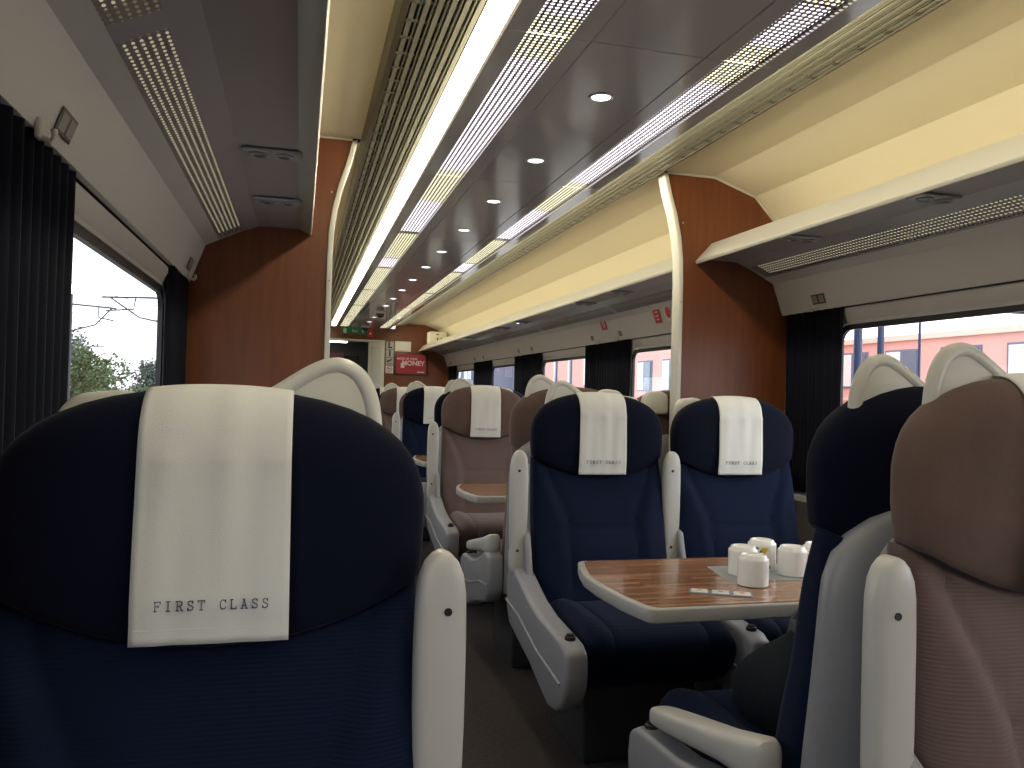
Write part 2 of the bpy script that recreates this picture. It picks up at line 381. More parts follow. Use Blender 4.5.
# bulkheads between the two saloon sections (veneered, white edge trim)
def bulk_outline(s):
    inner = [(.788, 0), (.788, 1.75), (.784, 1.86), (.772, 1.96), (.750, 2.06), (.724, 2.14), (.700, 2.238)]
    return mirror(inner + [(.72, 2.249), (.937, 2.247), (1.151, 2.175), (1.259, 2.062), (1.30, 1.95), (1.33, 1.70), (1.33, 0)], s), mirror(inner, s)
for s, side in ((-1, 'left'), (1, 'right')):
    po, pi_ = bulk_outline(s)
    b = structure(MB().prism(po, 3.362, 3.408).build('wall_bulkhead_'+side, WOOD))
    # trim follows the inner edge
    n = len(pi_); q = []
    for i, p in enumerate(pi_): q.append((p[0]-s*.022, p[1]+(.004 if i == n-1 else 0)))
    MB().prism(pi_ + q[::-1], 3.35, 3.42).build('edge_trim', TRIM, b, bevel=.004)
    top = mirror([(.700, 2.244), (.937, 2.243), (1.149, 2.171), (1.255, 2.060), (1.29, 1.95)], s)
    MB().tube([(p[0], 3.36, p[1]) for p in top], .005, 6).build('cove_bead', TRIM, b)
    for z in (1.66, 2.02): MB().lathe([(.004, 0), (.004, .003)], n=10).build('screw_cap', EDGE, b).matrix_local = Matrix.Translation((s*.777, 3.349, z)) @ Matrix.Rotation(PI/2, 4, 'X')

# end wall with doorway
def cove_half(s): return mirror([(.66, 2.25), (.935, 2.248), (1.152, 2.176), (1.26, 2.063), (1.31, 1.86), (1.345, 1.6), (1.345, 0)], s)
EW = 12.3
DX0, DX1, DZ = -.80, .10, 1.955
end = structure(empty('wall_end', (0, EW, 0)))
poly = [(DX1+.24, 0), (DX1+.24, DZ+.02), (DX0-.03, DZ+.02), (DX0-.03, 0), (-1.345, 0), (-1.345, 1.6), (-1.31, 1.86), (-1.26, 2.063), (-1.152, 2.176), (-.935, 2.26), (.935, 2.26), (1.152, 2.18), (1.26, 2.063), (1.31, 1.86), (1.345, 1.6), (1.345, 0)]
MB().prism(poly, 0, .04).build('veneer_panel', WOOD, end)
MB().box(DX0-.06, DX1+.24, -.02, .045, DZ, DZ+.035).build('door_head', TRIM, end, bevel=.004)
MB().box(DX0-.06, DX0, -.02, .045, 0, DZ).build('door_jamb', TRIM, end, bevel=.004)
dr = structure(empty('door_1', (DX1+.115, EW+.01, 0)))
MB().box(-.115, .125, -.02, .02, 0, DZ).build('door_leaf', TRIM, dr, bevel=.004)
MB().box(-.075, .075, -.026, -.02, .15, DZ-.06).build('door_inset', mat('pale_green_grey', (.50, .51, .46), .5), dr, bevel=.003)
# vestibule beyond
vb = structure(empty('wall_vestibule', (0, 0, 0)))
G1 = mat('vestibule_grey', (.045, .048, .05), .5)
MB().box(-1.3, 1.3, 13.75, 13.8, 0, 2.45).build('vestibule_back', G1, vb)
MB().box(DX0-.35, DX0-.3, 12.36, 13.75, 0, 2.45).build('vestibule_side', G1, vb)
MB().box(.40, .45, 12.36, 13.75, 0, 2.45).build('vestibule_side', G1, vb)
MB().box(-1.3, 1.3, 12.36, 13.75, 2.02, 2.06).build('vestibule_ceiling', mat('vestibule_ceiling', (.2, .2, .2), .4), vb)
MB().box(DX0, .05, 13.72, 13.75, 1.10, 1.80).build('vestibule_glass_door', mat('dark_glass', (.02, .022, .025), .1), vb)
tb = tag(MB().box(-.50, -.18, 12.90, 13.02, 1.972, 1.986).build('ceiling_lamp', VEST, bevel=.004), 'small bright strip lamp on the vestibule ceiling past the end doorway', 'lamp')
# rear wall behind the camera
structure(MB().box(-1.42, 1.42, Y0-.06, Y0, 0, 2.5).build('wall_rear', WOOD))

# ---------------------------------------------------------------- ceiling lamps and fittings
DLY = [1.63, 2.36, 3.08, 3.80, 4.53, 5.28, 5.98, 6.7, 7.42, 8.14, 8.86, 10.3, 11.02]
names = ['first', 'second', 'third', 'fourth', 'fifth', 'sixth', 'seventh', 'eighth', 'ninth', 'tenth', 'eleventh', 'twelfth', 'thirteenth', 'fourteenth']
for i, y in enumerate(DLY):
    d = empty('downlight', (0, y, ZC))
    if i < 1: tag(d, 'round recessed ceiling downlight just above the top of the frame', 'ceiling light', 'downlights overhead')
    else: tag(d, 'round recessed ceiling downlight, %s along the centre row counted from the nearest one visible' % names[i-1], 'ceiling light', 'downlights along the centre line')
    rg = MB(); n = 24; P = [(.040, -.0005), (.040, -.003), (.034, -.005), (.030, -.0015), (.030, .004)]
    loops = [[(r*math.cos(2*PI*k/n), r*math.sin(2*PI*k/n), z) for k in range(n)] for r, z in P]
    rg.loft(loops, cap=False).build('bezel', CHROME, d, smooth=True)
    MB().lathe([(.0295, -.0022), (.0295, .001)], n=20).build('lens', DLM, d)
for y, lb in ((9.6, 'glossy dome camera on the ceiling between the far downlights'), (11.85, 'dark dome camera on the ceiling in front of the green exit sign')):
    d = tag(empty('dome_camera', (.01, y, ZC)), lb, 'camera', 'dome cameras on the ceiling')
    MB().lathe([(.06, 0), (.06, -.012), (.055, -.02)]).build('base_ring', EDGE, d, smooth=True)
    MB().lathe([(.05, -.02), (.048, -.04), (.036, -.058), (.016, -.067), (.002, -.069)]).build('dome', mat('smoked_dome', (.03, .03, .035), .05), d, smooth=True)

# reading-light units under the racks
def reading_unit(s, y, lit, label):
    u = tag(empty('reading_light_unit', (s*.97, y, 1.861)), label, 'reading light', 'reading light units under the racks')
    MB().prism([(-.078, -.034), (.078, -.034), (.074, .034), (-.074, .034)], -.012, -.0015, 'z').build('plate', RACKU, u, bevel=.005)
    for k, x in enumerate((-.032, .032)):
        MB().lathe([(.026, -.010), (.026, -.016), (.020, -.019), (.017, -.0155), (.0165, -.013)], (x, -.004, 0), 20).build('lamp_ring', SHELL, u, smooth=True)
        MB().lathe([(.0165, -.0165), (.010, -.0185), (.001, -.019)], (x, -.004, 0), 16).build('lens', DLO if (lit and k == 0) else mat('dull_lens', (.10, .095, .08), .15), u, smooth=True)
    for x in (-.03, .035): MB().lathe([(.004, -.012), (.004, -.0145)], (x, .025, 0), 8).build('screw', BLACK, u)
for s in (-1, 1):
    for k, (y, near) in enumerate(((.6, 1), (2.06, 1), (2.74, 1), (4.55, 0), (5.2, 0), (6.8, 0), (7.5, 0), (9.0, 0), (9.7, 0), (11.2, 0))):
        if s < 0 and not near: continue
        if s < 0: lb = ['reading light unit under the left rack, directly overhead and out of view', 'nearer of the two oval-lamp reading light units under the left luggage rack', 'farther of the two reading light units under the left rack, close to the brown bulkhead'][k]
        elif near: lb = ['reading light unit under the right rack, out of view to the right', 'reading light unit under the near right rack, the one nearer the right edge', 'reading light unit under the near right rack, next to the brown bulkhead'][k]
        elif k == 5: lb = 'reading light unit with one lamp glowing blue-white under the far right rack'
        else: lb = {3: 'reading light unit above the red signs, just past the right bulkhead', 4: 'second unlit reading light unit past the right bulkhead', 6: 'unlit reading light unit right after the glowing one', 7: 'unlit reading light unit above the third far curtain', 8: 'second-last reading light unit under the far right rack', 9: 'last reading light unit under the far right rack, by the end wall'}[k]
        reading_unit(s, (2.28 if s < 0 and k == 1 else 2.85 if s < 0 and k == 2 else y), k == 5, lb)

# ---------------------------------------------------------------- curtains
def curtain(s, y0, y1, label):
    c = tag(empty('curtain', (s*1.314, (y0+y1)/2, .82)), label, 'curtain', 'navy curtains')
    n = int((y1-y0)/.006); rows = []; ph = random.random()*6; L = y1-y0
    for j in range(9):
        z = (1.629-.82)*j/8; row = []
        for i in range(n+1):
            t = i/n; amp = .009+.003*math.sin(9*t+ph)
            row.append((s*(amp*math.sin(2*PI*t*L/.052+ph+.35*math.sin(5*t)+.12*math.sin(z*5))), -L/2+L*t+.004*math.sin(z*6+t*9), z))
        rows.append(row)
    m = MB().grid(rows); o = m.build('cloth', CURT, c, smooth=True)
    md = o.modifiers.new('thick', 'SOLIDIFY'); md.thickness = .002
    MB().box(-.004, .004, -L/2, L/2, .8075, .8105).build('rail', EDGE, c)
    return c
curtain(-1, .55, 1.745, 'tall navy curtain at the left edge beside the near left window')
curtain(-1, 2.93, 3.34, 'narrow navy curtain between the left window and the brown bulkhead')
curtain(1, 2.93, 3.34, 'dark navy curtain between the right bulkhead and the near right window')
curtain(1, 5.20, 6.07, 'wide navy curtain, nearest past the right bulkhead')
curtain(1, 7.32, 8.30, 'second navy curtain past the right bulkhead, behind the tall white seat handles')
curtain(1, 9.38, 10.38, 'third navy curtain on the right wall, small in the distance')
curtain(1, 11.62, 12.2, 'last navy curtain on the right wall beside the end panelling')

# hooks and seat-number plates
def hook(s, y, z, label):
    h = tag(empty('curtain_hook', (s*1.300, y, z)), label, 'hook', 'curtain hooks below the pelmet')
    MB().box(min(0, -s*.010), max(0, -s*.010), -.012, .012, -.012, .022).build('hook_plate', TRIM, h, bevel=.003)
    MB().tube([(-s*.008, 0, -.008), (-s*.022, 0, -.014), (-s*.028, 0, -.006), (-s*.026, 0, .006)], .0055, 8).build('hook_arm', TRIM, h, smooth=True)
for s, y, lb in ((-1, 1.45, 'white plastic curtain hook at the top of the tall left curtain'), (-1, 3.27, 'white plastic curtain hook beside the left bulkhead'),
        (1, 3.10, 'small pale curtain hook above the curtain beside the right bulkhead'), (1, 5.75, 'farther pale hook above the first curtain past the right bulkhead'), (1, 5.38, 'nearer pale hook above the first curtain past the right bulkhead'),
        (1, 7.93, 'farther pale hook above the second far curtain'), (1, 7.52, 'nearer pale hook above the second far curtain'), (1, 10.1, 'farther pale hook above the third far curtain'), (1, 9.65, 'nearer pale hook above the third far curtain'), (1, 11.9, 'pale hook above the last far curtain')):
    hook(s, y, 1.622 if y == 1.45 else 1.637, lb)
def on_pelmet(s, z): # x of pelmet surface at height z
    return s*(1.302-(z-1.627)*.052/.145)
PLATE = mat('bronze_plate', (.10, .095, .08), .35, metal=.6)
PL2 = mat('grey_plate_inlay', (.24, .23, .20), .4)
def plate(s, y, z, label, wy=.045, wz=.022):
    p = tag(empty('seat_number_plate', (on_pelmet(s, z)-s*.001, y, z)), label, 'sign', 'seat number plates on the pelmet')
    p.rotation_euler = (0, s*-.344, 0)
    MB().box(min(0, -s*.003), max(0, -s*.003), -wy, wy, -wz, wz).build('backing', PLATE, p, bevel=.002)
    for q in (-.5, .5):
        MB().box(min(-s*.003, -s*.0038), max(-s*.003, -s*.0038), q*wy-wy*.38, q*wy+wy*.38, -wz*.7, wz*.7).build('inlay', PL2, p)
plate(-1, 1.56, 1.668, 'small framed seat number plate beside the tall left curtain')
plate(-1, 3.20, 1.672, 'small framed seat number plate next to the left bulkhead')
plate(1, 3.06, 1.672, 'small framed seat number plate above the curtain by the right bulkhead')
for y, lb in ((5.87, 'farther seat number plate above the first curtain past the right bulkhead'), (5.31, 'nearer seat number plate above the first curtain past the right bulkhead'), (8.03, 'farther seat number plate above the second far curtain'), (7.55, 'nearer seat number plate above the second far curtain'), (10.2, 'farther seat number plate above the third far curtain'), (9.7, 'nearer seat number plate above the third far curtain'), (11.9, 'seat number plate above the last far curtain')):
    plate(1, y, 1.672, lb, .03, .018)
RED = mat('red_sign', (.55, .03, .03), .4); SIGNW = mat('sign_white', (.7, .7, .68), .4)
def wall_sign(y, z, wy, wz, kind, label):
    p = tag(empty('safety_sign', (on_pelmet(1, z)-.0015, y, z)), label, 'sign', 'signs on the right pelmet'); p.rotation_euler = (0, -.344, 0)
    if kind == 'disc':
        MB().box(-.002, 0, -wy, wy, -wz, wz).build('backing', SIGNW, p)
        MB().disc((-.003, 0, 0), .035, 20, axis='x').build('red_disc', RED, p)
    else:
        MB().box(-.002, 0, -wy, wy, -wz, wz).build('backing', RED, p)
        if kind == 'arrow':
            MB().prism([(-.018, .022), (-.006, .022), (-.022, 0), (-.006, -.022), (-.018, -.022), (-.034, 0)], -.0035, -.002, 'x').build('arrow_mark', SIGNW, p)
            MB().prism([(.005, -.018), (.012, -.02), (.022, 0), (.012, .022), (.005, .02), (.014, 0)], -.0035, -.002, 'x').build('hammer_mark', SIGNW, p)
        else:
            for k in range(4): MB().box(-.0035, -.002, -.02, .02-.008*(k % 2), .036-.024*k, .044-.024*k).build('text_line', SIGNW, p)
wall_sign(5.56, 1.752, .055, .042, 'arrow', 'red sign with white symbols above the first far curtain')
wall_sign(4.65, 1.745, .045, .055, 'text', 'red sign with lines of small print, left of the disc sign by the right bulkhead')
wall_sign(4.49, 1.745, .045, .055, 'disc', 'pale sign with a red disc, partly hidden by the right bulkhead edge')

# ================================================================= SEATS
def hw(z):                       # headrest half-width
    if z <= 1.06: return .268-.005*max(0, (1.0-z)/.1)**1.5
    t = min(1, (z-1.06)/.172); return .268*max(.0, 1-t**2.8)**(1/2.25)
def ztop(x): return 1.06+.172*max(0, 1-(abs(x)/.265)**2.25)**(1/2.8)
def ht(z): return .066*math.sqrt(max(.0, 1-(max(0, z-1.15)/.084)**2))
HYC = .066
def seam(x): return .078*min(1, (abs(x)/.265))**2
def sloop(wd, t, yc, z, n=56, ex=3.2, zf=None, yf=None):
    L = []
    for k in range(n):
        a = 2*PI*k/n; c, s = math.cos(a), math.sin(a)
        x = wd*math.copysign(abs(c)**(2/ex), c); y = yc+t*math.copysign(abs(s)**(2/2.3), s)
        if yf: y += yf(x, z, s)
        L.append((x, y, z+(zf(x, z) if zf else 0)))
    return L
def headrest_mesh(name, m):
    loops = []
    zs = [.905, .909, .92, .94, .97, 1.0, 1.03, 1.06] + [1.06+.172*math.sin(PI/2*k/12) for k in range(1, 12)] + [1.2318]
    for i, z in enumerate(zs):
        sh = (.90, .96, 1)[i] if i < 3 else 1
        zf = lambda x, z: seam(x)*max(0, 1-(z-.905)/.2)
        yf = lambda x, z, s: (-.012*(abs(x)/.265)**2*(1 if s < 0 else 0)*max(0, min(1, (1.2-z)/.1)))
        loops.append(sloop(max(hw(z), .02)*(.985 if i == 0 else 1), ht(z)*sh*(.82+.18*min(1, (z-.9)/.1)), HYC, z, zf=zf, yf=yf))
    return MB().loft(loops).mesh(name, m, smooth=True)
def lean(z):
    T = [(.30, -.13), (.45, -.105), (.60, -.065), (.75, -.022), (.88, .008), (.96, .014), (2, .014)]
    for (a, u), (b, v) in zip(T, T[1:]):
        if z <= b: return u+(v-u)*max(0, (z-a))/(b-a)
def smooth(a, b, t): t = max(0, min(1, (t-a)/(b-a))); return t*t*(3-2*t)
def backrest_mesh(name, m):
    loops = []; zs = [.44+.0125*i for i in range(37)] + [.900]
    zs = [z for z in zs if z < .895] + [.895, .903]
    for i, z in enumerate(zs):
        wd = .262+.004*math.sin(max(0, (z-.5))/.4*PI)
        def yf(x, z, s):
            if s >= 0: return 0
            ax = abs(x); xs = .132+.075*smooth(.70, .90, z)**1.5
            g = .0065*math.exp(-((ax-xs)/.006)**2)*(1 if z > .5 else 0)            # seam grooves
            if ax < xs: g += .0055*math.exp(-((z-.715)/.006)**2)
            bol = -.022*smooth(xs, xs+.05, ax)*smooth(.95, .80, z)                # proud side bolsters
            lum = -.018*math.exp(-((z-.62)/.09)**2)*(1-min(1, ax/.2)**2)
            return g+bol+lum
        zf = lambda x, z: seam(x)*smooth(.70, .905, z)
        t = (.058+.014*smooth(.9, .6, z))*(.86 if i == len(zs)-1 else 1)
        loops.append(sloop(wd, t, lean(z)+.070, z, n=96, ex=4, zf=zf, yf=yf))
    return MB().loft(loops).mesh(name, m, smooth=True)
def cushion_mesh(name, m):
    loops = []; xs = [-.258, -.256, -.25, -.24, -.225, -.205, -.185, -.17, -.16, -.15, -.13, -.09, -.04, 0, .04, .09, .13, .15, .16, .17, .185, .205, .225, .24, .25, .256, .258]
    for x in xs:
        ax = abs(x); e = max(0, (ax-.205)/.054); sc = math.sqrt(max(.02, 1-e*e*.96)); L = []
        for k in range(48):
            a = 2*PI*k/48; c, s = math.cos(a), math.sin(a)
            y = -.345+.255*(.9+.1*sc)*math.copysign(abs(c)**(2/4.2), c); z = .378+.112*(.35+.65*sc)*math.copysign(abs(s)**(2/3.4), s)
            if s > 0: z += .014*smooth(.15, .22, ax)*sc - .006*math.exp(-((ax-.16)/.006)**2) - .012*smooth(-.30, -.10, y)
            if c < 0: y += .04*smooth(.42, .27, z) + (.005*math.exp(-((ax-.16)/.006)**2))
            L.append((x, y, z))
        loops.append(L)
    return MB().loft(loops).mesh(name, m, smooth=True)
def shell_mesh():
    loops = []; zs = [.36, .363, .40, .5, .6, .7, .8, .86, .90, .94, .97, 1.0, 1.02, 1.033, 1.038]
    for i, z in enumerate(zs):
        wd = .278 if z <= .86 else .278*max(.01, 1-((z-.86)/.181)**2.4)**(1/2.2)
        t = (.062+.02*smooth(.9, .5, z))*(.8 if i == 0 else 1)*math.sqrt(max(.05, 1-max(0, (z-.93)/.112)**2))
        loops.append(sloop(max(wd, .03), t*.75, lean(z)*.45+.106, z, n=40, ex=4.5))
    return MB().loft(loops).mesh('back_shell', SHELL, smooth=True)
def pod_mesh():
    P = [(.075, .560), (.02, .572), (-.03, .566), (-.075, .552), (-.135, .530), (-.22, .502), (-.34, .480), (-.50, .470), (-.60, .462), (-.645, .440), (-.655, .38), (-.645, .32), (-.605, .262), (-.54, .228), (-.47, .222), (-.38, .245), (-.25, .285), (-.10, .315), (.04, .345), (.085, .40), (.09, .52)]
    return MB().prism(P, -.036, .036, 'x').mesh('side_pod', SHELL, bevel=.016, seg=3)
def ridge_mesh(s):
    return MB().tube([(s*.037, .08, .43), (s*.037, -.10, .415), (s*.037, -.35, .36), (s*.037, -.60, .335)], .005, 6).mesh('pod_ridge', SHELL, smooth=True)
def arm_up_mesh():
    P = [(-.030, .02)]; pts = []
    for z, wx in ((0, .008), (.004, .018), (.015, .027), (.04, .031), (.085, .032), (.11, .029), (.13, .031), (.16, .033), (.25, .0345), (.36, .0345), (.42, .033), (.445, .029), (.462, .022), (.472, .013), (.476, .005)):
        ty = .024*(.55+.45*min(1, wx/.03)); pts.append((z, wx, ty))
    loops = []
    for z, wx, ty in pts:
        L = []
        for k in range(28):
            a = 2*PI*k/28; c, s = math.cos(a), math.sin(a)
            L.append((wx*math.copysign(abs(c)**.62, c), ty*math.copysign(abs(s)**.62, s)-.004, z))
        loops.append(L)
    return MB().loft(loops).mesh('armrest', CREAM, smooth=True)
def arm_down_mesh():
    loops = []
    for t, wx, hz in ((0, .012, .012), (.006, .022, .017), (.02, .029, .021), (.06, .033, .024), (.18, .036, .027), (.33, .036, .030), (.41, .036, .038), (.445, .034, .042), (.465, .026, .036), (.472, .012, .02)):
        L = []; y = -.50+t
        for k in range(28):
            a = 2*PI*k/28; c, s = math.cos(a), math.sin(a)
            L.append((wx*math.copysign(abs(c)**.6, c), y, .505+t*.20+hz*math.copysign(abs(s)**.6, s)-hz*.2))
        loops.append(L)
    return MB().loft(loops).mesh('armrest', CREAM, smooth=True)
def ear_outline():
    ctrl = [(-.206, 1.05), (-.206, 1.15), (-.203, 1.20), (-.196, 1.232), (-.182, 1.259), (-.162, 1.273), (-.140, 1.274), (-.115, 1.263), (-.085, 1.243), (-.050, 1.219), (-.01, 1.198), (.02, 1.18), (.02, 1.05)]
    out_ = []
    for i in range(len(ctrl)-1):
        p0, p1, p2, p3 = ctrl[max(0, i-1)], ctrl[i], ctrl[i+1], ctrl[min(len(ctrl)-1, i+2)]
        if i in (0, len(ctrl)-2): out_.append(p1); continue
        for k in range(3):
            t = k/3; out_.append(tuple(.5*(2*p1[j]+(p2[j]-p0[j])*t+(2*p0[j]-5*p1[j]+4*p2[j]-p3[j])*t*t+(3*p1[j]-p0[j]-3*p2[j]+p3[j])*t**3) for j in (0, 1)))
    return out_+[ctrl[-1]]
def ear_meshes(s):
    O = [(s*-x if s > 0 else x, z) for x, z in ear_outline()]
    C = (s*.08, 1.14)
    I = [(C[0]+(x-C[0])*.9, C[1]+(z-C[1])*.86) for x, z in O]
    body = MB().prism(O, .072, .088, 'y').mesh('grab_handle', HANDLE, bevel=.004)
    rim = MB().tube([(C[0]+(x-C[0])*.955, .080, C[1]+(z-C[1])*.94) for x, z in O[:-1]], .0125, 10).mesh('handle_rim', HANDLE, smooth=True)
    return body, rim
def cap_mesh(s):
    P = [(s*.085, 1.12), (s*.090, 1.205), (s*.11, 1.222), (s*.14, 1.226), (s*.19, 1.220), (s*.212, 1.200), (s*.222, 1.16), (s*.222, 1.12)]
    return MB().prism(P, .128, .165, 'y').mesh('headrest_cap', HANDLE, bevel=.012, seg=3)
def pedestal_mesh():
    return MB().box(-.20, .20, -.42, -.06, 0, .275).mesh('pedestal', mat('dark_grey_pedestal', (.03, .03, .033), .6), bevel=.01)
def strut_mesh(): # bracket between shell and side pod
    return MB().prism([(.15, .40), (.15, .72), (.13, .80), (.10, .80), (.05, .66), (.0, .46)], -.010, .010, 'x').mesh('side_bracket', SHELL, bevel=.005)
CACHE = {}
def cm(key, fn):
    if key not in CACHE: CACHE[key] = fn()
    return CACHE[key]
def seat(loc, away, color, s, arm_x, ear, cap, up, label, group, screw=True):
    """s: local side (-1/+1) that carries the arm"""
    t = tag(empty('train_seat', loc, PI if away else 0), label, 'seat', group)
    n_, h_ = (NAVY, NAVYH) if color == 'navy' else (PINK, PINKH)
    link('headrest', cm('h'+color, lambda: headrest_mesh('headrest', h_)), t)
    link('backrest', cm('b'+color, lambda: backrest_mesh('backrest', n_)), t)
    link('seat_cushion', cm('c'+color, lambda: cushion_mesh('seat_cushion', n_)), t)
    link('back_shell', cm('shell', shell_mesh), t)
    link('pedestal', cm('ped', pedestal_mesh), t)
    pd = link('side_pod', cm('pod', pod_mesh), t); pd.location = (s*(arm_x-(.018 if not away else 0)), 0, 0)
    if away: pd.scale = (1, .82, .92)
    link('pod_ridge', cm('ridge%d' % s, lambda: ridge_mesh(s)), pd)
    b = link('release_button', cm('btn', lambda: MB().lathe([(.017, .462), (.017, .474), (.012, .476), (.012, .481), (.001, .482)], (0, 0, 0), 14).mesh('release_button', BLACK, smooth=True)), pd); b.location = (0, -.575, 0)
    if up: link('arm_post', cm('post', lambda: MB().prism([(.05, .50), (.045, .70), (.01, .715), (-.03, .69), (-.06, .60), (-.09, .50)], -.012, .012, 'x').mesh('arm_post', SHELL, bevel=.009, seg=3)), t).location = (s*(arm_x-.030), 0, 0)
    if up:
        a = link('armrest', cm('armup', arm_up_mesh), t); a.location = (s*arm_x, .01, .532)
        for z in (.40, .10):
            q = link('screw', cm('screw', lambda: MB().lathe([(.0055, 0), (.0055, .002)], (0, 0, 0), 10).mesh('screw', BLACK)), a)
            q.location = (s*.006, -.0275, z); q.rotation_euler = (PI/2, 0, 0)
    else:
        a = link('armrest', cm('armdown', arm_down_mesh), t); a.location = (s*arm_x, .055, -.03)
    if ear:
        bd, rm = cm('ear%d' % ear, lambda: ear_meshes(ear))
        e = link('grab_handle', bd, t); link('handle_rim', rm, e)
    if cap: link('headrest_cap', cm('cap%d' % cap, lambda: cap_mesh(cap)), t)
    return t

# slab-serif strokes for the cloth lettering (unit cell: width .7, height 1)
def slab(letter):
    S = {'F': [((.1,0),(.1,1)), ((.0,0),(.25,0)), ((0,1),(.62,1)), ((.1,.52),(.45,.52)), ((.62,1),(.62,.82)), ((.45,.62),(.45,.42))],
         'I': [((.3,0),(.3,1)), ((.12,0),(.48,0)), ((.12,1),(.48,1))],
         'R': [((.1,0),(.1,1)), ((0,0),(.24,0)), ((0,1),(.42,1)), ((.42,1),(.58,.88)), ((.58,.88),(.58,.64)), ((.58,.64),(.42,.5)), ((.42,.5),(.1,.5)), ((.36,.5),(.58,0)), ((.5,0),(.7,0))],
         'S': [((.58,.78),(.5,.95)), ((.5,.95),(.3,1)), ((.3,1),(.1,.9)), ((.1,.9),(.08,.68)), ((.08,.68),(.25,.54)), ((.25,.54),(.48,.46)), ((.48,.46),(.6,.3)), ((.6,.3),(.56,.1)), ((.56,.1),(.35,0)), ((.35,0),(.12,.06)), ((.12,.06),(.05,.24)), ((.58,.98),(.58,.74)), ((.05,0),(.05,.26))],
         'T': [((.33,0),(.33,1)), ((.18,0),(.48,0)), ((0,1),(.66,1)), ((0,1),(0,.8)), ((.66,1),(.66,.8))],
         'C': [((.6,.76),(.5,.95)), ((.5,.95),(.32,1)), ((.32,1),(.12,.86)), ((.12,.86),(.05,.5)), ((.05,.5),(.12,.14)), ((.12,.14),(.32,0)), ((.32,0),(.52,.05)), ((.52,.05),(.62,.24)), ((.61,1),(.61,.74))],
         'L': [((.12,0),(.12,1)), ((0,1),(.26,1)), ((0,0),(.6,0)), ((.6,0),(.6,.24))],
         'A': [((.08,0),(.32,1)), ((.32,1),(.58,0)), ((.17,.34),(.49,.34)), ((0,0),(.2,0)), ((.46,0),(.68,0)), ((.2,1),(.34,1))]}
    return S[letter]
def cover_meshes(seed):
    rnd = random.Random(seed); ph = rnd.random()*6
    W2 = .0935; off = .0045; nx = 22; rows = []
    rr_ = [rnd.uniform(-1, 1) for _ in range(6)]
    def prof(x, u):    # u 0..1 : back -> over the top -> front hem
        zt = ztop(x)+off; hz = zt-1.15; ty = .066+off
        wr = .0024*math.sin(x*90+ph+u*3)*(.3+.7*smooth(.15, .3, u)*smooth(.75, .4, u))+.001*rr_[0]*math.sin(x*150+ph)
        if u < .12: f = u/.12; return (x, HYC+ty+.002, 1.12+.03*f)
        if u < .45:
            a = PI*(u-.12)/.33; return (x, HYC+ty*math.cos(a)-wr*math.sin(a), 1.15+hz*math.sin(a))
        f = (u-.45)/.55; z = 1.15-f*(1.15-.917)
        y = HYC-ty-.0015-wr-.004*smooth(1.15, 1.0, z)
        y += .004*smooth(.97, .93, z)
        return (x*(1+.03*f), y-.002, z)
    n = 46
    for j in range(n+1):
        u = j/n; rows.append([prof(-W2+2*W2*i/nx, u) for i in range(nx+1)])
    cl = MB().grid(rows); cl = cl.mesh('headrest_cover', LINEN, smooth=True)
    # hem stitch
    hem = MB().tube([tuple(Vector(prof(-W2*.96+2*W2*.96*i/12, .955))+Vector((0, -.0010, 0))) for i in range(13)], .0007, 4).mesh('hem', LINEN)
    txt = MB(); word = 'FIRST CLASS'; adv = .0129; h = .0115; x0 = -.0665
    for i, chh in enumerate(word):
        if chh == ' ': continue
        for (a, b) in slab(chh):
            A = Vector((a[0]*h+x0+i*adv, a[1]*h)); B = Vector((b[0]*h+x0+i*adv, b[1]*h))
            d = (B-A); 
            if d.length < 1e-6: continue
            d.normalize(); nn = Vector((-d.y, d.x))*.00055; A -= d*.0005; B += d*.0005
            q = [A+nn, B+nn, B-nn, A-nn]
            y = HYC-.066-off-.0015-.004-.0050+.0009
            v = []
            for p in q:
                v.append((p.x, y, 0.960+p.y))
            v2 = [(p[0], p[1]+.0012, p[2]) for p in v]
            txt.add(v+v2, [(0,1,2,3), (4,7,6,5), (0,4,5,1), (1,5,6,2), (2,6,7,3), (3,7,4,0)])
    tx = txt.mesh('lettering', INK)
    return cl, hem, tx
COV = [cover_meshes(k) for k in range(3)]
def cover(loc, k, label, rz=0):
    o = link('headrest_cover', COV[k % 3][0]); o.location = loc; o.rotation_euler = (0, 0, rz)
    md = o.modifiers.new('thick', 'SOLIDIFY'); md.thickness = .0016; md.offset = 0
    tag(o, label, 'headrest cover', 'white headrest covers')
    link('hem', COV[k % 3][1], o); link('lettering', COV[k % 3][2], o); return o

AX, WXS = .270, .868
# left: the large navy seat facing the camera
sl = seat((-.976, 1.06, 0), False, 'navy', 1, .287, 1, -1, True, 'large navy seat with white cover filling the left foreground, facing the camera', 'train seats'); sl.scale = (1, 1, .989)
next(c for c in sl.children if c.name.startswith('armrest')).location.z += .014
cv0 = cover((-.975, 1.06, 0), 0, 'large white FIRST CLASS cover on the navy seat in the left foreground'); cv0.scale = (.96, 1, .989)
rows_f = [(.97, 'pink'), (2.97, 'navy'), (5.03, 'pink'), (7.05, 'navy'), (9.1, 'pink'), (11.1, 'navy')]
fl_a = ['dusky pink aisle seat in the right foreground, facing the camera', 'navy aisle seat behind the table with mugs, facing the camera', 'dusky pink aisle seat behind the second table, facing the camera', 'navy aisle seat third row past the mug table, facing the camera', 'dusky pink aisle seat far down the right side, facing the camera', 'farthest navy aisle seat facing the camera, by the end wall']
fl_w = ['dusky pink window seat beside the right foreground seat, out of frame', 'navy window seat in front of the brown right bulkhead', 'dusky pink window seat in the first row past the right bulkhead', 'navy window seat in the second row past the right bulkhead', 'dusky pink window seat far down the right side', 'farthest navy window seat, by the end wall']
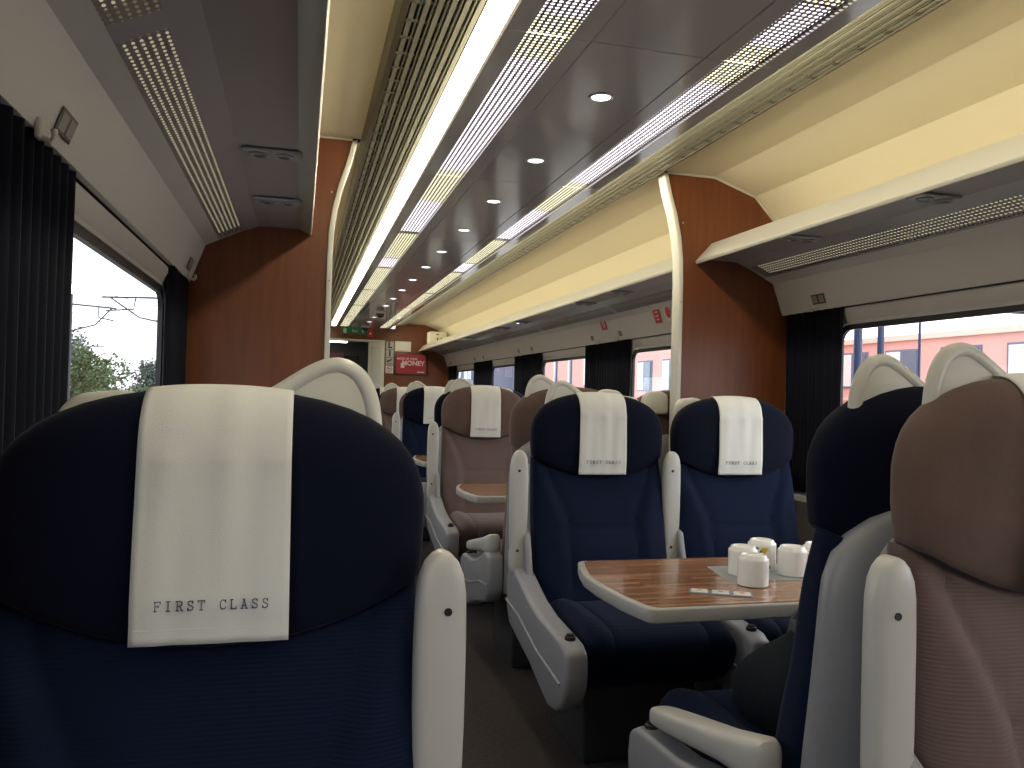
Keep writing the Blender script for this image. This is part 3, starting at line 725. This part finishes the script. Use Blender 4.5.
cl_a = ['white FIRST CLASS cover on the pink seat at the right edge', 'white FIRST CLASS cover on the navy aisle seat by the mug table', 'white FIRST CLASS cover on the pink aisle seat behind the second table', 'white cover on the navy aisle seat in the second row past the bulkhead', 'small white cover on the far pink aisle seat', 'tiny white cover on the farthest navy aisle seat']
cl_w = ['white cover on the out-of-frame pink window seat', 'white FIRST CLASS cover on the navy window seat by the brown bulkhead', 'white cover on the pink window seat past the bulkhead', 'white cover on the navy window seat in the second row past the bulkhead', 'white cover on the far pink window seat', 'white cover on the farthest navy window seat']
for i, (y, c) in enumerate(rows_f):
    kz = 1.003 if i == 1 else 1.033
    for o in (seat((AX, y, 0), False, c, -1, .325, -1, 1, True, fl_a[i], 'train seats'), cover((AX, y, 0), i+1, cl_a[i])):
        o.scale = (1.02, 1, kz)
        for ch_ in o.children:
            if i == 0 and ch_.name.startswith('armrest'): ch_.location.z -= .034
    for o in (seat((WXS, y, 0), False, c, -1, .290, 0, -1, True, fl_w[i], 'train seats'), cover((WXS, y, 0), i+2, cl_w[i])): o.scale = (1.03, 1, kz)
rows_a = [(1.312, 'navy', 0), (3.44, 'pink', .20), (5.47, 'navy', 0), (7.47, 'pink', 0), (9.52, 'navy', 0)]
al_a = ['navy aisle seat seen from behind with grey shell, holding the charcoal bag', 'dusky pink aisle seat back to back with the navy seat by the mugs', 'navy aisle seat back to back with the pink seat past the second table', 'dusky pink aisle seat seen from behind, far down the right side', 'navy aisle seat seen from behind, near the end wall']
al_w = ['navy window seat facing away beside the bag seat', 'dusky pink window seat facing away just past the right bulkhead', 'navy window seat facing away in the second bay past the bulkhead', 'dusky pink window seat facing away, far down', 'navy window seat facing away near the end wall']
for i, (y, c, dy) in enumerate(rows_a):
    for o in (seat((AX, y, 0), True, c, 1, .315, 1, -1, False, al_a[i], 'train seats'), seat((WXS+.01, y+dy, 0), True, c, 1, .285, 0, 1, False, al_w[i], 'train seats')): o.scale = (1, 1, 1.025)

# ================================================================= TABLES
def table(y0, y1, label, dx=0):
    t = tag(empty('dining_table', (.6, (y0+y1)/2, 0)), label, 'table', 'tables between facing seats')
    yc = (y0+y1)/2; h = (y1-y0)/2
    O = [(-.063, -h+.02), (-.082, -h+.12), (-.092, -.02), (-.088, .10), (-.066, .2), (-.046, h-.012), (-.030, h), (1.245, h), (1.245, -h), (-.035, -h), (-.052, -h+.006)]
    O = [(p[0]-.6+dx, p[1]) for p in O]
    MB().prism(O, .684, .7195, 'z').build('edge_band', EDGE, t, bevel=.005)
    I = []
    c = (0.0, 0)
    for x, y in O: I.append((max(x+.016, -9) if x < .6 else x-.004, y*(1-.014/h)))
    MB().prism(I, .718, .7215, 'z').build('tabletop', LAM, t)
    MB().box(.62, .69, -h*.8, h*.8, .60, .69).build('wall_bracket', SHELL, t, bevel=.005)
    MB().tube([(.15, 0, .69), (.15, 0, .0)], .03, 14).build('table_leg', SHELL, t, smooth=True)
    MB().lathe([(.11, 0), (.11, .012), (.05, .02), (.035, .03)], (.15, 0, 0)).build('leg_base', SHELL, t, smooth=True)
table(1.78, 2.345, 'wood-effect table carrying the white mugs')
table(3.88, 4.42, 'second wood-effect table, seen in front of the pink seat', .03)
table(5.80, 6.42, 'third wood-effect table, only its pale corner showing past the near navy seat', .06)
table(7.95, 8.5, 'fourth table in the distance, hidden behind the seats', .05)
table(10.0, 10.6, 'last table, near the end wall', .05)

# ---------------------------------------------------------------- mugs (upside-down white mugs)
TZ = .7217
def mug(x, y, ang, label, r=.0415, h=.083, deco=None, z=TZ):
    m = tag(empty('mug', (x, y, z), ang), label, 'mug', 'white mugs on the table')
    P = [(r-.004, 0), (r, .002), (r, h-.014), (r-.001, h-.010), (r-.006, h-.006), (r-.0075, h-.001), (r-.009, h), (r-.013, h), (r-.015, h-.004), (.001, h-.005)]
    MB().lathe(P, n=36).build('cup_body', WHITE, m, smooth=True)
    H = [(r-.003, 0, .016), (r+.012, 0, .013), (r+.024, 0, .022), (r+.028, 0, .038), (r+.024, 0, .053), (r+.012, 0, .063), (r-.003, 0, .062)]
    MB().tube(H, .0052, 10).build('cup_handle', WHITE, m, smooth=True)
    if deco:
        for k, (da, dz, rr2, c) in enumerate(deco):
            q = MB(); pts = []
            for j in range(10):
                a = 2*PI*j/10; rad = rr2*(1+.25*math.sin(3*a+k)); aa = math.radians(da)-ang+rad*math.cos(a)/r
                pts.append(((r+.0006)*math.cos(aa), (r+.0006)*math.sin(aa), dz+rad*math.sin(a)))
            q.add(pts, [tuple(range(10))]).build('printed_blossom', mat('print_%s' % c, {'yellow': (.75, .50, .03), 'grey': (.12, .13, .12), 'green': (.13, .2, .08), 'red': (.65, .03, .06), 'teal': (.35, .52, .55)}[c], .3), m)
mug(.329, 1.970, math.radians(35), 'plain white upside-down mug in front of the others')
mug(.370, 2.092, math.radians(-75), 'white upside-down mug at the left of the cluster')
mug(.470, 2.155, math.radians(165), 'white mug with yellow and grey blossom print, at the back', deco=[(-112, .062, .009, 'yellow'), (-140, .066, .005, 'grey'), (-152, .060, .005, 'grey'), (-125, .058, .004, 'green'), (-96, .02, .006, 'green'), (-90, .012, .005, 'grey')], h=.088)
mug(.517, 2.070, math.radians(-35), 'white upside-down mug at the right of the cluster, handle to the right')
mug(.625, 2.105, math.radians(60), 'white mug with teal and red print half hidden by the navy seat', deco=[(-128, .045, .013, 'teal'), (-142, .03, .010, 'teal'), (-135, .012, .006, 'red'), (-120, .010, .006, 'red')])
# grey paper mats
nk = MB().prism([(.317, 2.205), (.60, 2.215), (.63, 1.985), (.285, 2.030)], TZ-.0002, TZ+.0002, 'z')
tag(nk.build('paper_napkin', mat('grey_paper', (.25, .26, .27), .8)), 'grey paper napkin lying under the white mugs', 'napkin')
# sachet strip
def quad_strip():
    A, B = Vector((.118, 1.93)), Vector((.262, 1.858)); d = (B-A); n = Vector((-d.y, d.x)).normalized()*.024; return A, d, n
A, d, n = quad_strip()
sb = [A-n, A+d-n, A+d+n, A+n]
sc = tag(MB().prism([tuple(p) for p in sb], TZ, TZ+.0012, 'z').build('sachet_strip', mat('blue_grey_foil', (.16, .19, .28), .35)), 'strip of three small printed sachets lying at the table front', 'sachet')
for k in range(3):
    p0 = A + d*(k/3+.035); p1 = A + d*((k+1)/3-.035)
    MB().prism([tuple(p0-n*.82), tuple(p1-n*.82), tuple(p1+n*.82), tuple(p0+n*.82)], TZ+.0012, TZ+.004, 'z').build('sachet', mat('sachet_white', (.62, .60, .58), .4), sc, bevel=.001)
    c = (p0+p1)/2+n*.25; e = d.normalized()*.007
    MB().prism([tuple(c-e-n*.2), tuple(c+e-n*.2), tuple(c+e*.7+n*.2), tuple(c-e*.7+n*.2)], TZ+.0041, TZ+.0046, 'z').build('printed_mark', mat('orange_print', (.5, .17, .10), .5), sc)

# ---------------------------------------------------------------- bag on the navy seat
bag = tag(empty('holdall_bag', (.335, 1.59, .49)), 'slouchy charcoal canvas holdall on the navy seat beside the table', 'bag')
bag.scale = (1, 1, .88)
loops = []
prof = [(.0, .19, .14), (.012, .215, .155), (.05, .235, .165), (.10, .25, .17), (.15, .235, .15), (.19, .20, .115), (.22, .165, .075), (.242, .145, .045), (.252, .135, .02)]
for z, a, b in prof:
    L = []
    for k in range(40):
        t = 2*PI*k/40; c, s = math.cos(t), math.sin(t)
        f = 1+.035*math.sin(3*t+z*14)+.02*math.sin(7*t+z*40)+.35*z*max(0, math.cos(2*(t-PI*1.22)))**6*(1 if math.cos(t-PI*1.22) > 0 else 0)
        L.append((a*f*math.copysign(abs(c)**.7, c), b*f*math.copysign(abs(s)**.75, s), z+.010*math.sin(2*t+1)*z/.25))
    loops.append(L)
MB().loft(loops).build('bag_body', BAGM, bag, smooth=True)
def bsurf(t, z):
    for i in range(len(prof)-1):
        if prof[i][0] <= z <= prof[i+1][0]:
            f = (z-prof[i][0])/(prof[i+1][0]-prof[i][0]); a = prof[i][1]*(1-f)+prof[i+1][1]*f; b = prof[i][2]*(1-f)+prof[i+1][2]*f; break
    c, s = math.cos(t), math.sin(t); g = 1+.035*math.sin(3*t+z*14)+.02*math.sin(7*t+z*40)+.35*z*max(0, math.cos(2*(t-PI*1.22)))**6*(1 if math.cos(t-PI*1.22) > 0 else 0)
    return (a*g*1.02*math.copysign(abs(c)**.7, c), b*g*1.02*math.copysign(abs(s)**.75, s), z+.010*math.sin(2*t+1)*z/.25)
MB().tube([bsurf(PI*1.22, .012+.23*k/20) for k in range(21)], .0028, 6).build('piping', BAGP, bag, smooth=True)
MB().tube([bsurf(PI*1.72, .012+.23*k/20) for k in range(21)], .0028, 6).build('piping', BAGP, bag, smooth=True)
for yy, nm in ((-.03, LEATH), (.03, BLACK)):
    MB().tube([(a_-.07, yy*k_-.03, z_) for a_, k_, z_ in ((-.06, 1, .235), (-.062, 1.2, .275), (-.04, 1.3, .303), (0, 1.2, .312), (.05, 1.2, .303), (.08, 1, .272), (.085, 1, .235))], .0075, 8).build('carry_handle', nm, bag, smooth=True)
MB().prism([(-.15, .225), (-.02, .25), (.04, .272), (-.06, .290), (-.14, .28)], -.022, .01, 'y').build('top_flap', BLACK, bag, bevel=.004)

# ================================================================= END WALL SIGNS
def end_box(name, x0, x1, z0, z1, m, t=.006, y=EW-.001, parent=None, bev=0):
    return MB().box(x0, x1, y-t, y, z0, z1).build(name, m, parent, bevel=bev)
RX = (PI/2, 0, 0)
GREEN = mat('exit_green', (.01, .16, .045), .4)
ex = tag(end_box('exit_sign', -.31, .06, 2.065, 2.155, GREEN, .02), 'green Exit sign with running figure and arrow above the end doorway', 'sign')
text('lettering', 'Exit', .055, SIGNW, ex, (-.11, EW-.0225, 2.11), RX)
MB().prism([(.0, 2.085), (.0, 2.115), (-.018, 2.115), (.008, 2.14), (.034, 2.115), (.016, 2.115), (.016, 2.085)], EW-.024, EW-.0212).build('arrow', SIGNW, ex)
MB().prism([(-.275, 2.08), (-.235, 2.08), (-.235, 2.142), (-.275, 2.142)], EW-.0235, EW-.0212).build('door_pictogram', SIGNW, ex)
MB().tube([(-.268, EW-.0245, 2.088), (-.256, EW-.0245, 2.105), (-.253, EW-.0245, 2.122), (-.243, EW-.0245, 2.112)], .004, 6).build('running_figure', GREEN, ex)
MB().disc((-.253, EW-.0245, 2.132), .006, 10, axis='y').build('figure_head', GREEN, ex)
rs = tag(end_box('alarm_sign', .075, .17, 2.035, 2.15, RED, .006), 'small red alarm sign just right of the green exit sign', 'sign')
MB().prism([(.10, 2.07), (.14, 2.07), (.12, 2.11)], EW-.0085, EW-.0072).build('triangle_mark', SIGNW, rs)
SG = mat('sign_silver', (.36, .37, .34), .45)
sx0, sx1 = .362, .475
zs_ = [1.975, 1.852, 1.732, 1.612, 1.49]
labs = ['silver plate with the letter L, top of the column beside the end door', 'silver plate with the number 1, second in the column beside the end door', 'silver plate with a dark tilted pictogram, third in the column beside the end door', 'white no smoking plate at the bottom of the column beside the end door']
pl = []
for k in range(4):
    pl.append(tag(end_box('information_plate', sx0, sx1, zs_[k+1]+.008, zs_[k], SG if k < 3 else SIGNW, .005), labs[k], 'sign', 'plates beside the end door'))
cxp = (sx0+sx1)/2
text('lettering', 'L', .125, BLACK, pl[0], (cxp, EW-.0075, 1.918), RX, bold=.006); text('lettering', '1', .125, BLACK, pl[1], (cxp, EW-.0075, 1.796), RX, bold=.006)
MB().prism([(cxp-.04, 1.66), (cxp+.01, 1.68), (cxp+.04, 1.712), (cxp+.02, 1.715), (cxp-.01, 1.694), (cxp-.04, 1.688)], EW-.0085, EW-.0062).build('pictogram', BLACK, pl[2])
MB().box(sx0+.02, sx1-.02, EW-.0085, EW-.0062, 1.635, 1.642).build('text_line', BLACK, pl[2])
rg = [(cxp+.036*math.cos(2*PI*k/20), EW-.0085, 1.568+.036*math.sin(2*PI*k/20)) for k in range(20)]
MB().tube(rg, .005, 6, closed=True).build('prohibition_ring', RED, pl[3])
MB().tube([(cxp-.026, EW-.0085, 1.594), (cxp+.026, EW-.0085, 1.542)], .004, 6).build('prohibition_bar', RED, pl[3])
MB().box(cxp-.024, cxp+.022, EW-.0075, EW-.0062, 1.564, 1.572).build('cigarette', BLACK, pl[3])
MB().box(sx0+.015, sx1-.015, EW-.0075, EW-.0062, 1.512, 1.518).build('text_line', BLACK, pl[3])
pp = tag(end_box('paper_notice', .495, .735, 1.835, 1.985, mat('paper', (.62, .61, .56), .8), .003), 'blank-looking white paper notice above the red poster', 'notice')
MB().box(.51, .70, EW-.0045, EW-.0032, 1.845, 1.850).build('red_line', RED, pp)
ps = tag(empty('poster', (.745, EW-.001, 1.645)), 'framed red poster with the word MONEY on the end wall', 'poster')
MB().box(-.26, .26, -.014, 0, -.175, .175).build('frame', mat('dark_brown_frame', (.05, .02, .015), .4), ps, bevel=.004)
MB().box(-.225, .225, -.017, -.0142, -.145, .145).build('print', mat('poster_red', (.30, .018, .03), .5), ps)
text('lettering', 'MONEY', .098, mat('poster_ink', (.62, .50, .50), .5), ps, (.030, -.019, .012), RX, bold=.003)
text('lettering', 'MORE OF YOUR', .042, MATS['poster_ink'], ps, (-.06, -.019, .078), RX, bold=.001)
MB().lathe([(.030, 0), (.030, .07), (.026, .075)], n=14).build('printed_mug', MATS['poster_ink'], ps).matrix_local = Matrix.Translation((-.13, -.0165, -.06)) @ Matrix.Diagonal((1, .05, 1, 1))
MB().box(.09, .20, -.0185, -.0171, -.125, -.110).build('small_print', MATS['poster_ink'], ps)
# box on the far end of the rack
bx = tag(empty('cardboard_box', (1.07, 11.95, 1.921)), 'white cardboard box with two upright arrow marks on the far end of the right rack', 'box')
MB().box(-.125, .125, -.14, .14, 0, .20).build('carton', mat('white_card', (.66, .63, .52), .7), bx, bevel=.004)
for x in (-.01, .045): MB().prism([(x-.006, .04), (x+.006, .04), (x+.006, .09), (x+.016, .09), (x, .115), (x-.016, .09), (x-.006, .09)], -.1425, -.1405).build('arrow_mark', BLACK, bx)
MB().box(-.03, .01, -.1425, -.1405, .15, .165).build('printed_mark', BLACK, bx)
# vestibule poster
vp = tag(empty('wall_picture', (-.36, 13.715, 1.70)), 'small colourful picture beyond the end doorway', 'picture')
MB().box(-.17, .17, -.006, 0, -.14, .14).build('backing', mat('maroon_print', (.22, .06, .05), .5), vp)
MB().disc((-.06, -.008, -.02), .09, 20, axis='y').build('dark_shape', mat('print_dark', (.04, .03, .03), .6), vp)
MB().disc((.08, -.009, .0), .07, 20, axis='y').build('yellow_shape', mat('print_pale_yellow', (.6, .55, .25), .6), vp)
MB().disc((.12, -.010, -.05), .055, 20, axis='y').build('blue_shape', mat('print_pale_blue', (.3, .48, .6), .6), vp)

# ================================================================= OUTSIDE
gr = structure(MB().add([(-260, -120, -1.15), (260, -120, -1.15), (260, 420, -1.15), (-260, 420, -1.15)], [(0,1,2,3)]).build('ground', mat('ballast_and_grass', (.29, .29, .25), .95, var=(.3, .4))))
structure(MB().box(3.2, 11, -40, 110, -1.14, -.12).build('platform', mat('platform_paving', (.58, .57, .55), .9, var=(2, .1))))
BRK = mat('pink_red_brick', (.74, .43, .385), .9, var=(.8, .10)); BRL = mat('pale_pink_band', (.85, .60, .52), .9)
BGL = mat('office_glass', (.10, .16, .22), .08, spec=.8); BWH = mat('white_blind_panel', (.80, .82, .84), .5); BFR = mat('blue_grey_frame', (.14, .18, .27), .5)
def building(loc, length, height, depth, wins, ww, wh, label, body=BRK, band=None):
    b = tag(empty('brick_building', loc), label, 'building')
    MB().box(0, depth, 0, length, 0, height).build('brick_wall', body, b)
    MB().box(-.15, depth, -.1, length+.1, height, height+.25).build('parapet', BRL, b)
    for zb in (band or []): MB().box(-.05, 0, 0, length, zb, zb+.12).build('stone_band', BRL, b)
    fr = cm('bf%s' % (ww,), lambda: MB().box(-.06, 0, 0, ww, 0, wh).mesh('window', BFR))
    pn = cm('bp%s' % (ww,), lambda: MB().box(-.09, -.061, ww*.05, ww*.46, wh*.05, wh*.95).mesh('pane', BGL))
    bl = cm('bb%s' % (ww,), lambda: MB().box(-.09, -.061, ww*.54, ww*.95, wh*.05, wh*.95).mesh('blind', BWH))
    for (y, z) in wins:
        f = link('window', fr, b); f.location = (0, y, z); link('pane', pn, f); link('blind', bl, f)
    return b
building((25, 18, -1.1), 26, 5.2, 10, [(1.5+3.3*i, z) for i in range(8) for z in (.6, 3.1)], 2.1, 1.7, 'low pink brick building seen through the near right window', band=[2.5])
building((14, 29.5, -1.1), 11.5, 9, 5, [(.6+2.6*i, z) for i in range(4) for z in (.4, 2.65, 4.9)], 1.5, 1.35, 'pink brick office block with grid windows just past the right bulkhead')
b3 = building((14.6, 41.3, -1.1), 15.5, 8.5, 10, [(1.2+2.8*i, 2.9) for i in range(5)], .55, 1.7, 'plain pink brick wall with narrow slot windows farther along')
building((12.5, 58, -1.1), 50, 8, 10, [(1.5+4.2*i, z) for i in range(11) for z in (.8, 3.4)], 3.2, 1.9, 'blue-grey station building with broad glazing in the distance', body=mat('blue_grey_cladding', (.22, .25, .36), .6))
STEEL = mat('dark_blue_steel', (.015, .025, .07), .4)
for (x, y, r, h, lb) in ((5.0, 7.60, .045, 4.6, 'thick dark blue platform column, left in the near right window'), (5.0, 7.24, .035, 4.6, 'dark blue platform column, second in the near right window'), (5.0, 6.69, .013, 3.2, 'thin dark lamp post in the near right window')):
    p = tag(empty('platform_post', (x, y, -.12)), lb, 'post', 'platform posts')
    MB().tube([(0, 0, 0), (0, 0, h)], r, 14).build('shaft', STEEL, p, smooth=True)
    MB().lathe([(r*2, 0), (r*2, .05), (r*1.2, .08)]).build('foot', STEEL, p)
cp = tag(empty('platform_canopy', (12, 8.0, 3.0)), 'dark slatted canopy edge at the top right of the near window', 'canopy')
MB().box(0, 3, -6, 5.2, .12, .32).build('roof_slab', mat('canopy_dark', (.05, .055, .08), .6), cp)
for k in range(8): MB().box(.1, 2.9, -5.5+1.4*k, -5.4+1.4*k, .02, .12).build('rib', STEEL, cp)
for yy in (-5.5, 4.6): MB().box(2.6, 2.8, yy, yy+.2, -3.12, .12).build('support', STEEL, cp)

# left: overhead line equipment and trees
MASTM = mat('mast_grey', (.035, .04, .05), .8)
def mast(x, y, h, arm, label):
    m = tag(empty('catenary_mast', (x, y, -1.15)), label, 'mast', 'overhead line masts')
    MB().box(-.07, .07, -.07, .07, 0, h).build('mast_pole', MASTM, m)
    MB().tube([(0, 0, h-.4), (arm, 0, h-.5)], .035, 6).build('cantilever', MASTM, m)
    MB().tube([(0, 0, h-1.5), (arm*.55, 0, h-1.2), (arm*.9, 0, h-.5)], .03, 6).build('stay', MASTM, m)
    MB().tube([(arm*.6, 0, h-.5), (arm*.62, 0, h-.9), (arm*.95, 0, h-1.0)], .028, 6).build('registration_arm', MASTM, m)
mast(-9.9, 36, 5.95, 1.7, 'grey overhead-line mast beside the left curtain edge')
mast(-5.2, 33, 6.1, -2.9, 'overhead-line mast just right of the left window, arm reaching in')
def wire(pts, label):
    tag(MB().tube(pts, .012, 5).build('overhead_wire', mat('wire_dark', (.06, .06, .07), .6)), label, 'wire', 'overhead wires')
def sag(a, b, k, n=14): return [(a[0]+(b[0]-a[0])*i/n, a[1]+(b[1]-a[1])*i/n, a[2]+(b[2]-a[2])*i/n-k*4*(i/n)*(1-i/n)) for i in range(n+1)]
wire(sag((-9.8, 33, 5.15), (-6.2, 36, 4.45), .12), 'uppermost overhead wire crossing the left window')
wire(sag((-9.8, 33, 4.75), (-6.2, 36, 3.75), -.04), 'second overhead wire from the top in the left window')
wire(sag((-9.7, 34, 4.0), (-6.0, 36, 3.05), .06), 'lowest overhead wire in the left window')
LEAF = [mat('leaf_green', (.075, .115, .045), .8, var=(1, .4)), mat('leaf_grey_green', (.09, .115, .09), .85, var=(1, .3))]
BARK = mat('bark', (.06, .05, .04), .9)
def tree(x, y, w_, h_, kind, n, label, sparse=False):
    t = tag(empty('tree', (x, y, -1.15)), label, 'tree', 'trees outside the left window')
    MB().tube([(0, 0, 0), (.05*w_, 0, h_*.35), (0, 0, h_*.75)], .035*w_, 7).build('trunk', BARK, t, smooth=True)
    br = MB()
    for k in range(9):
        a = random.uniform(0, 2*PI); z = random.uniform(.2, .6)*h_; r = random.uniform(.5, .95)*w_/2
        br.tube([(0, 0, z), (r*.5*math.cos(a), r*.5*math.sin(a), z+.18*h_), (r*math.cos(a), r*math.sin(a), min(h_*.78, z+.26*h_))], .008*w_, 5)
    br.build('branches', BARK, t)
    m = MB()
    cl = [(random.gauss(0, .23)*w_, random.gauss(0, .23)*w_, h_*random.uniform(.18, .88), random.uniform(.12, .26)*w_) for _ in range(16)]
    for k in range(int(n*1.9)):
        c = random.choice(cl); p = Vector((random.gauss(0, 1), random.gauss(0, 1), random.gauss(0, 1))); p = p.normalized()*c[3]*random.uniform(.5, 1.05)+Vector(c[:3])
        if p.z > h_ or p.z < .03*h_: continue
        a = Vector((random.gauss(0, 1), random.gauss(0, 1), random.gauss(0, 1))).normalized(); b = a.orthogonal().normalized(); s_ = random.uniform(.02, .038)*w_
        q = a.cross(b)
        m.add([p+b*s_, p+q*s_*.6, p-b*s_, p-q*s_*.6], [(0,1,2,3)])
    tag(m.build('foliage', LEAF[kind], t), kind='stuff')
tree(-15.2, 62, 4.6, 5.2, 0, 2600, 'rounded green tree, the fullest one in the left window')
tree(-19.6, 58, 3.2, 4.4, 0, 1500, 'bushy tree behind the tall left curtain edge')
tree(-19.6, 76, 6, 7.2, 1, 700, 'thin bare-looking tree rising at the left of the window')
tree(-16.4, 95, 6, 5.4, 1, 1800, 'hazy grey-green tree right of the rounded tree')
tree(-12.0, 106, 7, 5.2, 1, 2000, 'distant grey-green tree near the right edge of the left window')
tree(-8.8, 128, 8, 5.6, 1, 2000, 'most distant tree, next to the left window frame')
tree(-27, 96, 9, 8, 0, 1800, 'large tree farther left, hidden by the curtain')
tree(-9.8, 50, 3.0, 2.3, 0, 1200, 'low green bush in front of the distant trees')
tree(-12.6, 54, 3.0, 2.1, 0, 1200, 'low bush under the rounded tree')
